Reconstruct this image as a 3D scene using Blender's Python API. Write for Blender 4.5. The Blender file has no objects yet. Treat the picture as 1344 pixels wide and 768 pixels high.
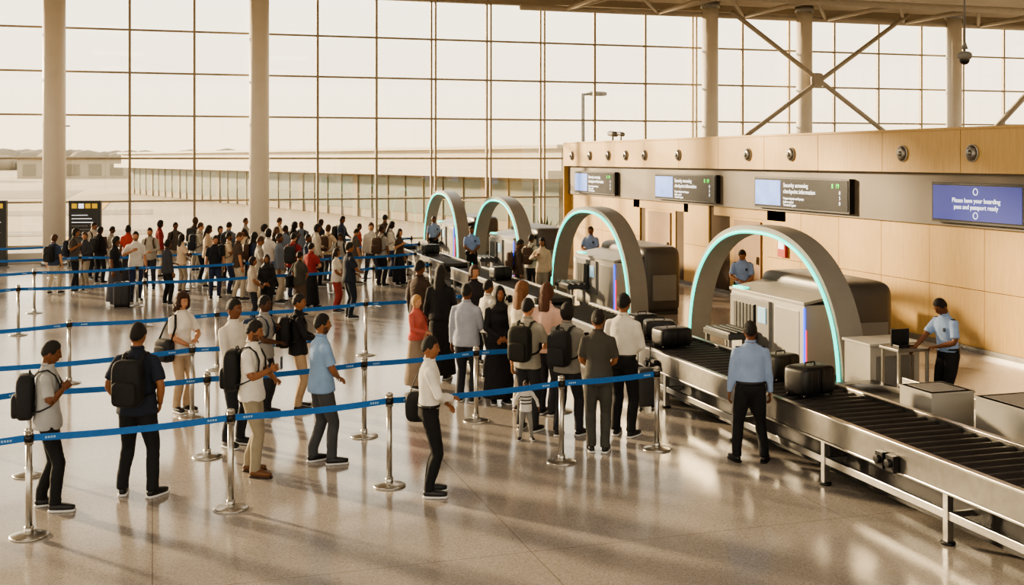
import bpy, math, random
from mathutils import Vector, Matrix, noise
from math import sin, cos, pi, radians
random.seed(7)

# ------------------------------------------------------------------ survey helpers
F = 1500.0; H = 3.7; TH = math.atan(472/1500); HOR = 208.0
ct, st = cos(TH), sin(TH)
def spot(u, v, z=0.0):
    """real floor position (metres) surveyed from the photograph"""
    yc = (H-z)*F/(v-HOR); xc = (u-672)/F*yc
    return Vector((xc*ct+yc*st, yc*ct-xc*st, z))

def lin(h):
    if not isinstance(h, str): return tuple(h)
    h = h.lstrip('#')
    c = [int(h[i:i+2], 16)/255 for i in (0, 2, 4)]
    return tuple(x/12.92 if x <= .04045 else ((x+.055)/1.055)**2.4 for x in c)

_m = {}
def M(name, col, rough=.6, metal=0., var=0., scale=6., bump=0., bscale=40., emit=0., stretch=None, coat=0.):
    if name in _m: return _m[name]
    m = bpy.data.materials.new(name); m.use_nodes = True
    nt = m.node_tree; p = nt.nodes['Principled BSDF']; c = lin(col)
    p.inputs['Base Color'].default_value = (*c, 1)
    p.inputs['Roughness'].default_value = rough
    p.inputs['Metallic'].default_value = metal
    if coat: p.inputs['Coat Weight'].default_value = coat
    if emit:
        p.inputs['Emission Color'].default_value = (*c, 1)
        p.inputs['Emission Strength'].default_value = emit
    if var or bump:
        tc = nt.nodes.new('ShaderNodeTexCoord'); mp = nt.nodes.new('ShaderNodeMapping')
        nt.links.new(tc.outputs['Object'], mp.inputs[0])
        if stretch: mp.inputs['Scale'].default_value = stretch
        if var:
            n = nt.nodes.new('ShaderNodeTexNoise'); n.inputs['Scale'].default_value = scale; n.inputs['Detail'].default_value = 4
            nt.links.new(mp.outputs[0], n.inputs['Vector'])
            r = nt.nodes.new('ShaderNodeMapRange'); r.inputs[1].default_value = .3; r.inputs[2].default_value = .7
            r.inputs[3].default_value = 1-var; r.inputs[4].default_value = 1+var
            nt.links.new(n.outputs[0], r.inputs[0])
            x = nt.nodes.new('ShaderNodeVectorMath'); x.operation = 'SCALE'
            x.inputs[0].default_value = c; nt.links.new(r.outputs[0], x.inputs['Scale'])
            nt.links.new(x.outputs[0], p.inputs['Base Color'])
        if bump:
            n2 = nt.nodes.new('ShaderNodeTexNoise'); n2.inputs['Scale'].default_value = bscale; n2.inputs['Detail'].default_value = 3
            nt.links.new(mp.outputs[0], n2.inputs['Vector'])
            b = nt.nodes.new('ShaderNodeBump'); b.inputs['Strength'].default_value = bump; b.inputs['Distance'].default_value = .02
            nt.links.new(n2.outputs[0], b.inputs['Height']); nt.links.new(b.outputs[0], p.inputs['Normal'])
    _m[name] = m; return m

# ------------------------------------------------------------------ mesh builder
class B:
    def __init__(s): s.v = []; s.f = []; s.m = []; s.s = []
    def add(s, vs, fs, mi=0, sm=True):
        o = len(s.v); s.v += [tuple(v) for v in vs]
        for f in fs:
            s.f.append([i+o for i in f]); s.m.append(mi); s.s.append(sm)
    def obj(s, name, mats, loc=(0, 0, 0), rz=0., bevel=0., parent=None):
        me = bpy.data.meshes.new(name); me.from_pydata(s.v, [], s.f)
        me.polygons.foreach_set('material_index', s.m); me.polygons.foreach_set('use_smooth', s.s)
        for m in mats: me.materials.append(m)
        me.update()
        o = bpy.data.objects.new(name, me); bpy.context.scene.collection.objects.link(o)
        o.location = loc; o.rotation_euler = (0, 0, rz)
        if bevel:
            md = o.modifiers.new('bev', 'BEVEL'); md.width = bevel; md.segments = 2; md.limit_method = 'ANGLE'; md.angle_limit = 1.0
        if parent: o.parent = parent
        return o

def box(b, x0, x1, y0, y1, z0, z1, mi=0):
    v = [(x, y, z) for x in (x0, x1) for y in (y0, y1) for z in (z0, z1)]
    b.add(v, [(0, 1, 3, 2), (4, 6, 7, 5), (0, 4, 5, 1), (2, 3, 7, 6), (0, 2, 6, 4), (1, 5, 7, 3)], mi, False)

def tube(b, pts, rads, mi=0, n=10, up=(0, 1, 0), sm=True, cap=True, p=1.0):
    pts = [Vector(q) for q in pts]; up = Vector(up); vs = []; k = len(pts)
    if not isinstance(rads, (list, tuple)): rads = [rads]*k
    for i, q in enumerate(pts):
        t = (pts[min(i+1, k-1)]-pts[max(i-1, 0)]).normalized()
        sd = t.cross(up)
        if sd.length < 1e-3: sd = t.cross(Vector((1, 0, .1)))
        sd.normalize(); u2 = sd.cross(t)
        r = rads[i]; ra, rb = (r, r) if not isinstance(r, (list, tuple)) else r
        for j in range(n):
            a = 2*pi*j/n; ca, sa = cos(a), sin(a)
            ca = math.copysign(abs(ca)**p, ca); sa = math.copysign(abs(sa)**p, sa)
            vs.append(q+sd*ra*ca+u2*rb*sa)
    fs = [(i*n+j, i*n+(j+1) % n, (i+1)*n+(j+1) % n, (i+1)*n+j) for i in range(k-1) for j in range(n)]
    if cap:
        fs.append(tuple(range(n))[::-1]); fs.append(tuple((k-1)*n+j for j in range(n)))
    b.add(vs, fs, mi, sm)

def cyl(b, x, y, z0, z1, r, mi=0, n=16, r2=None):
    tube(b, [(x, y, z0), (x, y, z1)], [r, r if r2 is None else r2], mi, n)

def sup(b, c, size, mi=0, e=1.0, nu=16, nv=10, warp=None, R=None):
    """super-ellipsoid (e=1 ellipsoid, e~.3 rounded box)"""
    c = Vector(c); vs = []
    def pw(x): return math.copysign(abs(x)**e, x)
    for i in range(1, nv):
        ph = -pi/2+pi*i/nv
        for j in range(nu):
            a = 2*pi*(j+.5)/nu
            vs.append(Vector((pw(cos(ph))*pw(cos(a)), pw(cos(ph))*pw(sin(a)), pw(sin(ph)))))
    vs.append(Vector((0, 0, -1))); vs.append(Vector((0, 0, 1)))
    out = []
    for q in vs:
        if warp: q = warp(q)
        q = Vector((q.x*size[0]/2, q.y*size[1]/2, q.z*size[2]/2))
        if R: q = R @ q
        out.append(c+q)
    fs = [(i*nu+j, i*nu+(j+1) % nu, (i+1)*nu+(j+1) % nu, (i+1)*nu+j) for i in range(nv-2) for j in range(nu)]
    S = (nv-1)*nu
    fs += [(S, (j+1) % nu, j) for j in range(nu)]
    fs += [(S+1, (nv-2)*nu+j, (nv-2)*nu+(j+1) % nu) for j in range(nu)]
    b.add(out, fs, mi)

# ------------------------------------------------------------------ people
def cloth(h): return M('cloth_'+h, '#'+h, .85, 0, .10, 7, .12, 160)
SK = ['8f5f40', '70452b', 'b98563', '50301e', 'c99a78']
def skinm(i): return M('skin_%d' % i, '#'+SK[i], .5, 0, .06, 20)
def hairm(h): return M('hair_'+h, '#'+h, .6, 0, .3, 60, .6, 120)
def beardm(i):
    a = lin('#'+SK[i]); return M('beard_%d' % i, tuple(.30*x+.01 for x in a), .8, 0, .3, 90)
eyew = M('eye_white', '#d8d0c6', .3); eyed = M('eye_iris', '#1a0f0a', .2)
lipm = M('lips', '#7a4036', .5)

def remeshed(src, dst, mi, vox, amp, seed):
    me = bpy.data.meshes.new('t'); me.from_pydata(src.v, [], src.f); me.update()
    o = bpy.data.objects.new('t', me); bpy.context.scene.collection.objects.link(o)
    r = o.modifiers.new('r', 'REMESH'); r.mode = 'VOXEL'; r.voxel_size = vox
    s = o.modifiers.new('s', 'SMOOTH'); s.iterations = 5; s.factor = .5
    dg = bpy.context.evaluated_depsgraph_get(); oe = o.evaluated_get(dg); m2 = oe.to_mesh()
    vs = []
    for v in m2.vertices:
        c = v.co
        # long soft drapery folds, running obliquely
        k = noise.noise(Vector((c.x*11+seed+c.z*4, c.y*11, c.z*5-c.x*5)))+.5*(1-2*abs(noise.noise(Vector((c.x*8+c.z*9, c.y*8+seed, c.z*17-c.x*9)))))
        vs.append(c+v.normal*amp*k)
    fs = [tuple(p.vertices) for p in m2.polygons]
    oe.to_mesh_clear(); bpy.data.objects.remove(o); bpy.data.meshes.remove(me)
    dst.add(vs, fs, mi)

def ik(S, W, l1, l2, hint):
    d = W-S; L = min(d.length, (l1+l2)*.995); dn = d.normalized()
    a = (l1*l1-l2*l2+L*L)/(2*L); h = math.sqrt(max(0, l1*l1-a*a))
    hp = hint-dn*hint.dot(dn); hp.normalize()
    return S+dn*a+hp*h, S+dn*L

def headpt(d):
    x, y, z = d
    p = Vector((x*.077, y*.097, z*.122))
    if z < 0:
        k = -z; p.x *= 1-.27*k**1.6
        if y < 0: p.y *= 1-.38*k
        else: p.y *= 1-.04*k
    if y > 0:
        p.y *= .96
        g = max(0, min(1, (.16-z)/.40)) if z > -.24 else max(0, 1-(-.24-z)/.10)
        p.y += .024*math.exp(-(x/.15)**2)*g*(1 if y > .5 else 0)
        p.y -= .009*math.exp(-((abs(x)-.36)/.17)**2-((z-.02)/.12)**2)
        p.y += .004*math.exp(-((z-.2)/.09)**2)*(abs(x) < .6)
        p.y += .006*math.exp(-(x/.25)**2-((z+.5)/.10)**2)
        p.y += .008*math.exp(-(x/.3)**2-((z+.86)/.14)**2)
    return p

def shell(b, X, fn, mi, nu=28, nv=20):
    vs = []
    for i in range(nv+1):
        ph = -pi/2+pi*i/nv
        for j in range(nu):
            a = 2*pi*j/nu+pi/2
            d = Vector((cos(ph)*cos(a), cos(ph)*sin(a), sin(ph)))
            vs.append(X(fn(d)))
    fs = [(i*nu+j, i*nu+(j+1) % nu, (i+1)*nu+(j+1) % nu, (i+1)*nu+j) for i in range(nv) for j in range(nu)]
    b.add(vs, fs, mi)

ARM = {'hang': ((.25, .05, .86), (.5, -1, 0)), 'front': ((.06, .25, 1.08), (1, -.3, -.6)), 'belly': ((.03, .20, 1.00), (1, -.4, -.2)),
       'phone': ((.09, .25, 1.20), (.8, -.2, -1)), 'strap': ((.14, .17, 1.27), (1, -.2, -1)), 'reach': ((.2, .46, 1.04), (.6, 0, -1)),
       'pocket': ((.21, .07, .93), (.8, -1, 0)), 'out': ((.36, .2, .98), (.5, -1, 0))}

def hand(b, W, d, sg, s, mi):
    n = Vector((-sg, 0, 0)) if abs(d.x) < .8 else Vector((0, -.3, -1))
    n = (n-d*n.dot(d)).normalized(); side = d.cross(n)
    if side.dot(Vector((0, .7, .75))) < 0: side = -side
    tube(b, [W-d*.015, W+d*.02, W+d*.055, W+d*.092], [(.018, .024), (.016, .034), (.016, .042), (.012, .040)], mi, 8, side)
    for o, L in ((.031, .074), (.011, .082), (-.010, .077), (-.030, .060)):
        p0 = W+d*.082+side*o; p1 = p0+(d*.93+n*.30)*L*.42; p2 = p1+(d*.72+n*.68)*L*.33; p3 = p2+(d*.35+n*.9)*L*.27
        tube(b, [p0, p1, p2, p3], [.0095, .009, .0085, .006], mi, 6, side)
    p0 = W+d*.025+side*.026; p1 = p0+(d*.62+side*.65+n*.25)*.036; p2 = p1+(d*.85+side*.3+n*.4)*.034
    tube(b, [p0, p1, p2], [.013, .011, .008], mi, 6, n)

NP = [0]
def person(u, v, vh, face, name='passenger', shirt='d8d4cc', sleeve='short', pants='1a1c22', skin=0, hair='short', hairc='120c09',
           bag=None, bagc='121214', arms=('hang', 'hang'), female=False, lean=0, hy=0, hp=0, beard=False, st_=0, officer=False,
           dress=False, shoes='16161a', sole='d8d8d8', tuck=False, vox=.024, h=None, loc=None, build=1.0, phone=False, stripe=False):
    NP[0] += 1; seed = NP[0]*3.7
    P = Vector(loc) if loc is not None else spot(u, v)
    if h is None: h = min(1.9, max(1.5, H*(v-vh)/(v-HOR)))
    sc = h/1.75; near = vox < .02
    mats = [skinm(skin), cloth(shirt), cloth(pants), hairm(hairc), M('shoe_'+shoes, '#'+shoes, .45), M('sole_'+sole, '#'+sole, .6),
            M('bag_'+bagc, '#'+bagc, .7, 0, .15, 20, .2, 90), eyew, eyed, lipm, M('black_leather', '#0c0c0e', .35), M('phone_glass', '#0a0a10', .1), M('epaulette_navy', '#1b2438', .7), beardm(skin)]
    b = B(); q = build; fe = female
    hip = Vector((0, 0, .95)); RL = Matrix.Rotation(-radians(lean), 3, 'X')
    U = lambda p: hip+RL @ (Vector(p)-hip) if Vector(p).z > .95 else Vector(p)
    # legs
    sx = .105 if not fe else .085
    A = {0: [(sx, .0, .085), (-sx, .02, .085)], 1: [(sx+.03, .09, .085), (-sx, -.06, .085)], 2: [(sx, -.14, .10), (-sx, .16, .085)],
         3: [(sx+.06, .0, .085), (-sx-.06, .03, .085)]}[st_]
    tr = B(); toe = (10, -10) if st_ != 3 else (22, -18)
    hw = .160*q if not fe else .168*q
    for k, (ax, ay, az) in enumerate(A):
        sg = 1 if k == 0 else -1
        Hp = Vector((sg*.085, 0, .90)); K, An = ik(Hp, Vector((ax, ay, az)), .43, .405, Vector((sg*.1, 1, 0)))
        mid = Hp.lerp(K, .45); cf = K.lerp(An, .35)-Vector((0, .012, 0))
        if not dress:
            tube(tr, [Hp+Vector((0, 0, .03)), mid, K, cf, An+Vector((0, 0, .09)), An+Vector((0, -.005, -.015))],
                 [.094*q, .088*q, .068, .068, .060, .062], 0, 14)
        tube(b, [An.lerp(K, .28), An, An-Vector((0, 0, .03))], [.036, .034, .034], 0, 8)
        R = Matrix.Rotation(-radians(toe[k]), 3, 'Z')
        def shw(w):
            z = w.z
            if z > 0: z *= (1-.55*max(0, min(1, (w.y+.2)/1.0)))
            return Vector((w.x*(1-.18*max(0, -w.y)), w.y, z))
        fc = An+R @ Vector((0, .062, 0)); fc.z = .052
        sup(b, fc, (.094, .27, .085), 4, .6, 14, 8, shw, R); fc.z = .014
        sup(b, fc, (.10, .285, .028), 5, .45, 14, 6, None, R)
    top = 1.02 if tuck else .97
    if dress:
        tube(tr, [(0, 0, .09), (0, 0, .3), (0, 0, .6), (0, 0, .88), (0, 0, 1.0)], [(.25, .22), (.225, .2), (.20, .17), (hw+.005, .125), (.145, .105)], 0, 18)
    else:
        tube(tr, [(0, -.005, .83), (0, -.005, .89), (0, -.003, .95), (0, 0, top)], [(.10, .09), (hw, .118*q), (hw-.002, .116*q), (.158*q, .112*q)], 0, 18)
    remeshed(tr, b, 2, vox, .006, seed)
    # shirt
    sb = B(); w = .9 if fe else 1.0
    hem = .965 if tuck else (.84 if not dress else .92)
    r0 = (.158*q, .112*q) if tuck else (.190*q, .150*q)
    rings = [(hem, r0[0], r0[1])]
    if not tuck: rings.append((hem+.09, .184*q, .142*q))
    rings += [(1.04, .166*q*w+(.008 if not tuck else 0), .120*q), (1.14, .159*q*w, .114*q),
             (1.25, .172*q*w, .120*q+(.012 if fe else 0)), (1.33, .176*q*w, .118*q), (1.385, .168*w, .104), (1.425, .140*w, .088), (1.46, .098, .074), (1.485, .066, .066), (1.503, .060, .062)]
    tube(sb, [U((0, .004+(.012 if (fe and 1.2 < r[0] < 1.3) else 0), r[0])) for r in rings], [(r[1], r[2]) for r in rings], 0, 20)
    hands = []
    for k in (0, 1):
        sg = 1 if k == 0 else -1
        (wx, wy, wz), hint = ARM[arms[k]]
        S = U((sg*.176*w, -.005, 1.385)); W0 = U((sg*wx, wy, wz)) if wz > .96 else Vector((sg*wx, wy, wz))+Vector((0, sin(radians(lean))*.45, 0))
        E, W = ik(S, W0, .28, .255, RL @ Vector((sg*hint[0], hint[1], hint[2])))
        Si = U((sg*.11*w, 0, 1.392)); m1 = S.lerp(E, .5); m2 = E.lerp(W, .35)
        if sleeve == 'long':
            tube(sb, [Si, S, m1, E, m2, W-(W-E)*.03], [.054, .059, .055*q, .050, .048, .038], 0, 12)
            tube(b, [E.lerp(W, .85), W], [.029, .026], 0, 10)
        else:
            tube(sb, [Si, S, m1, S.lerp(E, .80)], [.054, .060, .060*q, .061*q], 0, 12)
            tube(b, [S.lerp(E, .55), E.lerp(S, .1), E.lerp(W, .08), m2, E.lerp(W, .75), W], [.043, .039, .040, .041, .031, .026], 0, 10)
        d = (W-E).normalized()
        if arms[k] in ('front', 'belly', 'phone'): d = (d+Vector((-sg*.35, .15, .1))).normalized()
        hand(b, W, d, sg, 1, 0); hands.append((W, d))
    remeshed(sb, b, 1, vox, .007, seed+5)
    tube(b, [U((.063*cos(t), .060*sin(t)+.006, 1.497+(.014 if sin(t) < 0 else 0))) for t in [2*pi*i/16 for i in range(17)]], [(.008, .016)]*17, 1, 6, (0, 0, 1), cap=False)
    # neck + head
    tube(b, [U((0, -.005, 1.40)), U((0, .0, 1.50)), U((0, .008, 1.57))], [.058, .055, .054], 0, 12)
    RH = Matrix.Rotation(-radians(hy), 3, 'Z') @ Matrix.Rotation(-radians(hp), 3, 'X')
    X = lambda p: U(Vector((0, .0, 1.52))+RH @ (Vector(p)+Vector((0, .018, .102))))
    nu, nv = (44, 30) if near else (24, 16)
    shell(b, X, headpt, 0, nu, nv)
    R3 = RL @ RH
    for sg in (1, -1):
        sup(b, X((sg*.076, -.008, -.004)), (.020, .036, .062), 0, 1, 8, 6, None, R3)
        e = headpt(Vector((sg*.36, .93, .02)).normalized())
        sup(b, X(e+Vector((0, -.004, 0))), (.026, .014, .012), 7, 1, 8, 6, None, R3)
        sup(b, X(e+Vector((0, .0015, 0))), (.012, .008, .011), 8, 1, 8, 6, None, R3)
        br = headpt(Vector((sg*.36, .9, .22)).normalized())
        sup(b, X(br), (.036, .010, .008), 3, 1, 8, 6, None, R3)
    lp = headpt(Vector((0, .86, -.50)).normalized())
    sup(b, X(lp+Vector((0, -.001, .002))), (.046, .012, .015), 9, 1, 10, 6, None, R3)
    # hair: a shell that feathers into the scalp at the hairline
    thk = {'short': .009, 'fade': .005, 'long': .014, 'bun': .009, 'curly': .038, 'scarf': .016, 'mid': .016, 'bald': -.01}[hair]
    def hf(d):
        p = headpt(d); x, y, z = d
        wd = .14
        if hair in ('short', 'fade', 'bun'):
            wd = .20
            if y < -.2: thr = .05+(y+.2)*.55
            elif y < .35: thr = .05
            elif y < .62: thr = .05+(y-.35)/.27*.50
            else: thr = .55+.05*(abs(x) < .25)
        elif hair == 'scarf':
            if y > 0 and (x/.66)**2+((z+.12)/.72)**2 < 1: return p*.93
            return p+d*.016+Vector((0, -.004, 0))
        else:
            thr = .56 if y > .55 else (-.6 if y > .1 else -1.2)
            if .1 < y <= .55 and abs(x) > .5: thr = .2 if hair == 'mid' else -.5
        m = max(0, min(1, (z-thr)/wd+.5))
        t = thk
        if hair == 'curly': t += .012*noise.noise(d*5+Vector((seed, 0, 0)))
        t += .008*max(0, z)+(.003*noise.noise(d*7+Vector((seed, 0, 0))) if hair == 'short' else 0)
        return p*(.955+.045*min(1, m*2))+d*t*m
    if hair != 'bald': shell(b, X, hf, 3, 40 if near else 28, 28 if near else 20)
    if hair == 'long':
        tube(b, [X((0, -.06, .03)), X((0, -.075, -.06)), X((0, -.085, -.14)), X((0, -.09, -.23)), X((0, -.085, -.30))], [(.07, .04), (.082, .045), (.088, .04), (.08, .032), (.05, .015)], 3, 12)
    if hair == 'curly':
        for t in range(16):
            a = 2*pi*t/16
            if sin(a) > .6: continue
            sup(b, X((.10*cos(a), .085*sin(a)-.02, -.075+.02*sin(5*a))), (.08, .08, .10), 3, 1, 8, 6)
    if hair == 'bun': sup(b, X((0, -.115, .02)), (.075, .07, .075), 3, 1, 12, 8)
    if hair == 'scarf':
        tube(b, [X((0, .0, -.08)), U((0, -.0, 1.50)), U((0, .0, 1.45)), U((0, 0, 1.36))], [(.075, .085), (.085, .09), (.14, .12), (.18, .135)], 3, 16)
    if beard:
        def bf(d):
            p = headpt(d); x, y, z = d
            m = (z < -.66 and y > -.1) or (abs(x) > .50 and -.9 < z < -.12 and y > 0 and z < -.1-(abs(x) < .7)*.35) or (abs(x) < .34 and -.43 < z < -.355 and y > .5)
            return p*(1.0 if m else .95)+d*(.004 if m else 0)
        shell(b, X, bf, 13, 36, 30)
    # accessories
    if bag == 'backpack':
        Rb = RL
        sup(b, U((0, -.210, 1.18)), (.31, .18, .47), 6, .45, 20, 14, None, Rb)
        sup(b, U((0, -.295, 1.09)), (.25, .10, .24), 6, .4, 16, 10, None, Rb)
        tube(b, [U((.04, -.16, 1.41)), U((.03, -.17, 1.445)), U((-.03, -.17, 1.445)), U((-.04, -.16, 1.41))], .008, 6, 6, (0, 1, 0))
        for sg in (1, -1):
            tube(b, [U((sg*c[0], c[1], c[2])) for c in ((.08, -.15, 1.36), (.095, -.07, 1.445), (.10, .01, 1.458), (.105, .085, 1.40), (.115, .127, 1.31), (.135, .125, 1.20), (.17, .05, 1.10), (.165, -.06, 1.05), (.11, -.16, 1.03))], [(.008, .026)]*9, 6, 8, (1, 0, 0))
    if bag in ('shoulder', 'shoulderR'):
        sg = 1 if bag == 'shoulderR' else -1
        sup(b, (sg*.250, -.07, .93), (.15, .36, .34), 6, .45, 18, 12)
        sup(b, (sg*.325, -.07, .90), (.05, .28, .2), 6, .4, 14, 8)
        tube(b, [(sg*.25, -.2, 1.06), U((sg*.2, -.14, 1.25)), U((sg*.13, -.06, 1.445)), U((sg*.13, .03, 1.45)), U((sg*.2, .12, 1.28)), (sg*.25, .08, 1.06)], [(.006, .02)]*6, 6, 8, (1, 0, 0))
    if tuck:
        tube(b, [(.164*q*cos(t), .119*q*sin(t), 1.0) for t in [2*pi*i/24 for i in range(25)]], [(.008, .02)]*25, 10, 6, (0, 0, 1), cap=False)
    if stripe:
        for z in (1.08, 1.18, 1.28): tube(b, [(.178*cos(t), .126*sin(t), z) for t in [2*pi*i/20 for i in range(21)]], [(.006, .02)]*21, 10, 6, (0, 0, 1), cap=False)
    if phone:
        W, d = hands[0]; sup(b, W+d*.12+Vector((-.03, .02, .03)), (.075, .012, .15), 11, .3, 10, 6)
    if officer:
        for sg in (1, -1):
            sup(b, U((sg*.14, 0, 1.435)), (.10, .05, .016), 12, .4, 10, 6)
        sup(b, U((-.09, .118, 1.30)), (.05, .012, .06), 12, .5, 10, 6)
        sup(b, (.180, 0, .95), (.04, .08, .12), 10, .4, 10, 6)
    b.v = [(x*sc, y*sc, z*sc) for x, y, z in b.v]
    return b.obj(name, mats, (P.x, P.y, 0), -(TH+radians(face)))

N = .0155
P_ = person
# front of the queue
P_(62, 668, 447, 72, shirt='a9aaab', pants='101116', bag='backpack', bagc='18191d', arms=('strap', 'hang'), hp=12, st_=1, vox=N, skin=1)
P_(180, 652, 421, 6, shirt='1b2233', pants='14161c', bag='backpack', bagc='0e0f12', arms=('pocket', 'pocket'), st_=3, vox=N, skin=0, build=1.1, hy=0)
P_(238, 540, 385, 125, shirt='e6dfd4', pants='b59e85', female=True, hair='curly', hairc='3a1d10', bag='shoulderR', bagc='1a1a1e', arms=('belly', 'front'), st_=0, vox=N, skin=2)
P_(330, 622, 420, 95, shirt='e6e1d7', pants='9b907b', bag='backpack', bagc='15161a', arms=('phone', 'front'), st_=1, vox=N, skin=0, shoes='6a4325', sole='3a2618', beard=True, hp=10, phone=True)
P_(306, 585, 392, 118, shirt='dcd5cb', sleeve='long', pants='20222a', arms=('belly', 'hang'), vox=N, skin=1)
P_(346, 545, 388, 100, shirt='9a9894', pants='2a2c33', bag='backpack', bagc='22324e', arms=('front', 'strap'), vox=N, skin=3)
P_(391, 538, 386, 75, shirt='15151a', sleeve='long', pants='b0967a', bag='backpack', bagc='0f0f12', arms=('front', 'front'), vox=N, skin=0, hy=15)
P_(421, 608, 412, 62, shirt='8aa8cf', pants='43454a', arms=('belly', 'belly'), vox=N, skin=0, beard=True, st_=1, build=1.08, hy=12)
P_(563, 650, 442, 82, shirt='e6e1d8', sleeve='long', pants='0f1014', bag='shoulder', bagc='141518', arms=('front', 'belly'), vox=N, skin=0, st_=0, tuck=True, hy=18)
P_(785, 594, 407, 6, shirt='47443e', sleeve='short', pants='42413d', female=True, hair='bun', hairc='1b110c', arms=('belly', 'belly'), vox=N, skin=0, st_=0)
P_(818, 573, 385, 28, shirt='e3dcd0', sleeve='long', pants='111217', arms=('belly', 'hang'), vox=N, skin=0, st_=0, tuck=True)
P_(744, 572, 398, 30, shirt='8a877f', sleeve='long', pants='22242c', bag='backpack', bagc='17181b', arms=('front', 'front'), vox=N, hair='mid', st_=1)
P_(692, 566, 392, 28, shirt='a39c8e', pants='26262c', bag='backpack', bagc='17160f', arms=('front', 'hang'), vox=N, skin=2)
P_(717, 545, 366, 30, shirt='d9b5a6', pants='2c2c34', female=True, hair='long', hairc='55301c', arms=('belly', 'belly'), vox=N, skin=2)
P_(684, 540, 362, 40, shirt='ddd2bf', sleeve='long', pants='c6b9a4', female=True, hair='long', hairc='7a5030', arms=('belly', 'belly'), vox=N, skin=2)
P_(655, 529, 375, 165, shirt='17161d', sleeve='long', pants='15141b', dress=True, female=True, hair='scarf', hairc='17161b', arms=('belly', 'belly'), vox=N, skin=0)
P_(612, 528, 373, 18, shirt='a4a8b6', sleeve='long', pants='23262f', arms=('belly', 'hang'), vox=N, skin=1, build=1.1)
P_(546, 510, 400, 120, shirt='c4655c', sleeve='long', pants='9c8a78', dress=True, female=True, hair='mid', hairc='b58d5c', bag='shoulder', bagc='8a3b3a', arms=('front', 'belly'), vox=N, skin=4)
P_(578, 498, 348, 10, shirt='16161b', sleeve='long', pants='131317', dress=True, female=True, hair='long', hairc='17100c', arms=('belly', 'hang'), vox=N)
P_(550, 482, 342, 40, shirt='3d2e26', sleeve='long', pants='1e1c1e', arms=('belly', 'hang'), vox=N, skin=1)
P_(622, 478, 348, 150, shirt='2b262c', sleeve='long', pants='1c1c22', female=True, hair='long', hairc='452818', arms=('belly', 'belly'), skin=2)
P_(640, 498, 368, 60, shirt='d6d0c6', sleeve='long', pants='33343a', arms=('belly', 'hang'), skin=0)
P_(458, 418, 318, 60, shirt='1d2433', pants='1a2130', arms=('front', 'belly'), skin=0, build=1.1)
P_(441, 410, 326, 100, shirt='e2dcd3', pants='9e4340', female=True, hair='long', hairc='24150f', arms=('belly', 'belly'))
P_(393, 415, 330, 30, shirt='44403a', pants='5a483c', arms=('belly', 'hang'), bag='shoulder')
P_(350, 420, 342, 170, shirt='1c1b1e', sleeve='long', pants='17171b', arms=('belly', 'belly'), hair='scarf', hairc='1a1a1c', female=True)
P_(331, 425, 360, 80, shirt='b9ac9c', pants='252630', arms=('belly', 'belly'), hair='mid')
P_(690, 577, 520, 175, name='toddler', shirt='d9d6d0', sleeve='long', pants='8a8884', arms=('out', 'out'), h=.78, st_=3, vox=.02, skin=1, hair='short', stripe=True)
# officers
P_(985, 607, 422, 2, name='security_officer', shirt='8fa4ca', sleeve='long', pants='0d0e13', arms=('hang', 'hang'), vox=N, skin=1, st_=3, tuck=True, officer=True, build=1.12, shoes='0c0c0e', sole='0c0c0e')
P_(1245, 549, 388, -112, name='security_officer', shirt='93abd2', sleeve='short', pants='0d0e13', arms=('reach', 'front'), vox=N, skin=1, tuck=True, officer=True, lean=8, hp=22, shoes='0c0c0e', sole='0c0c0e', build=1.05)
P_(967, 463, 344, -165, name='security_officer', shirt='8398c0', pants='0d0e13', arms=('front', 'belly'), vox=N, skin=0, tuck=True, officer=True, lean=6, hp=25, h=1.75, loc=(12.3, 22.3, 0))
P_(769, 393, 307, -165, name='security_officer', shirt='8398c0', pants='0d0e13', arms=('front', 'belly'), skin=1, tuck=True, officer=True, h=1.75, loc=(12.0, 30.6, 0))
P_(603, 372, 311, 170, name='security_officer', shirt='7e95c2', pants='0d0e13', arms=('belly', 'belly'), skin=1, tuck=True, officer=True, h=1.72, loc=(8.95, 32.4, 0))
P_(575, 350, 300, 150, name='security_officer', shirt='8da3cb', pants='0d0e13', arms=('hang', 'belly'), skin=1, tuck=True, officer=True, h=1.72, loc=(9.2, 38.2, 0))
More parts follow.
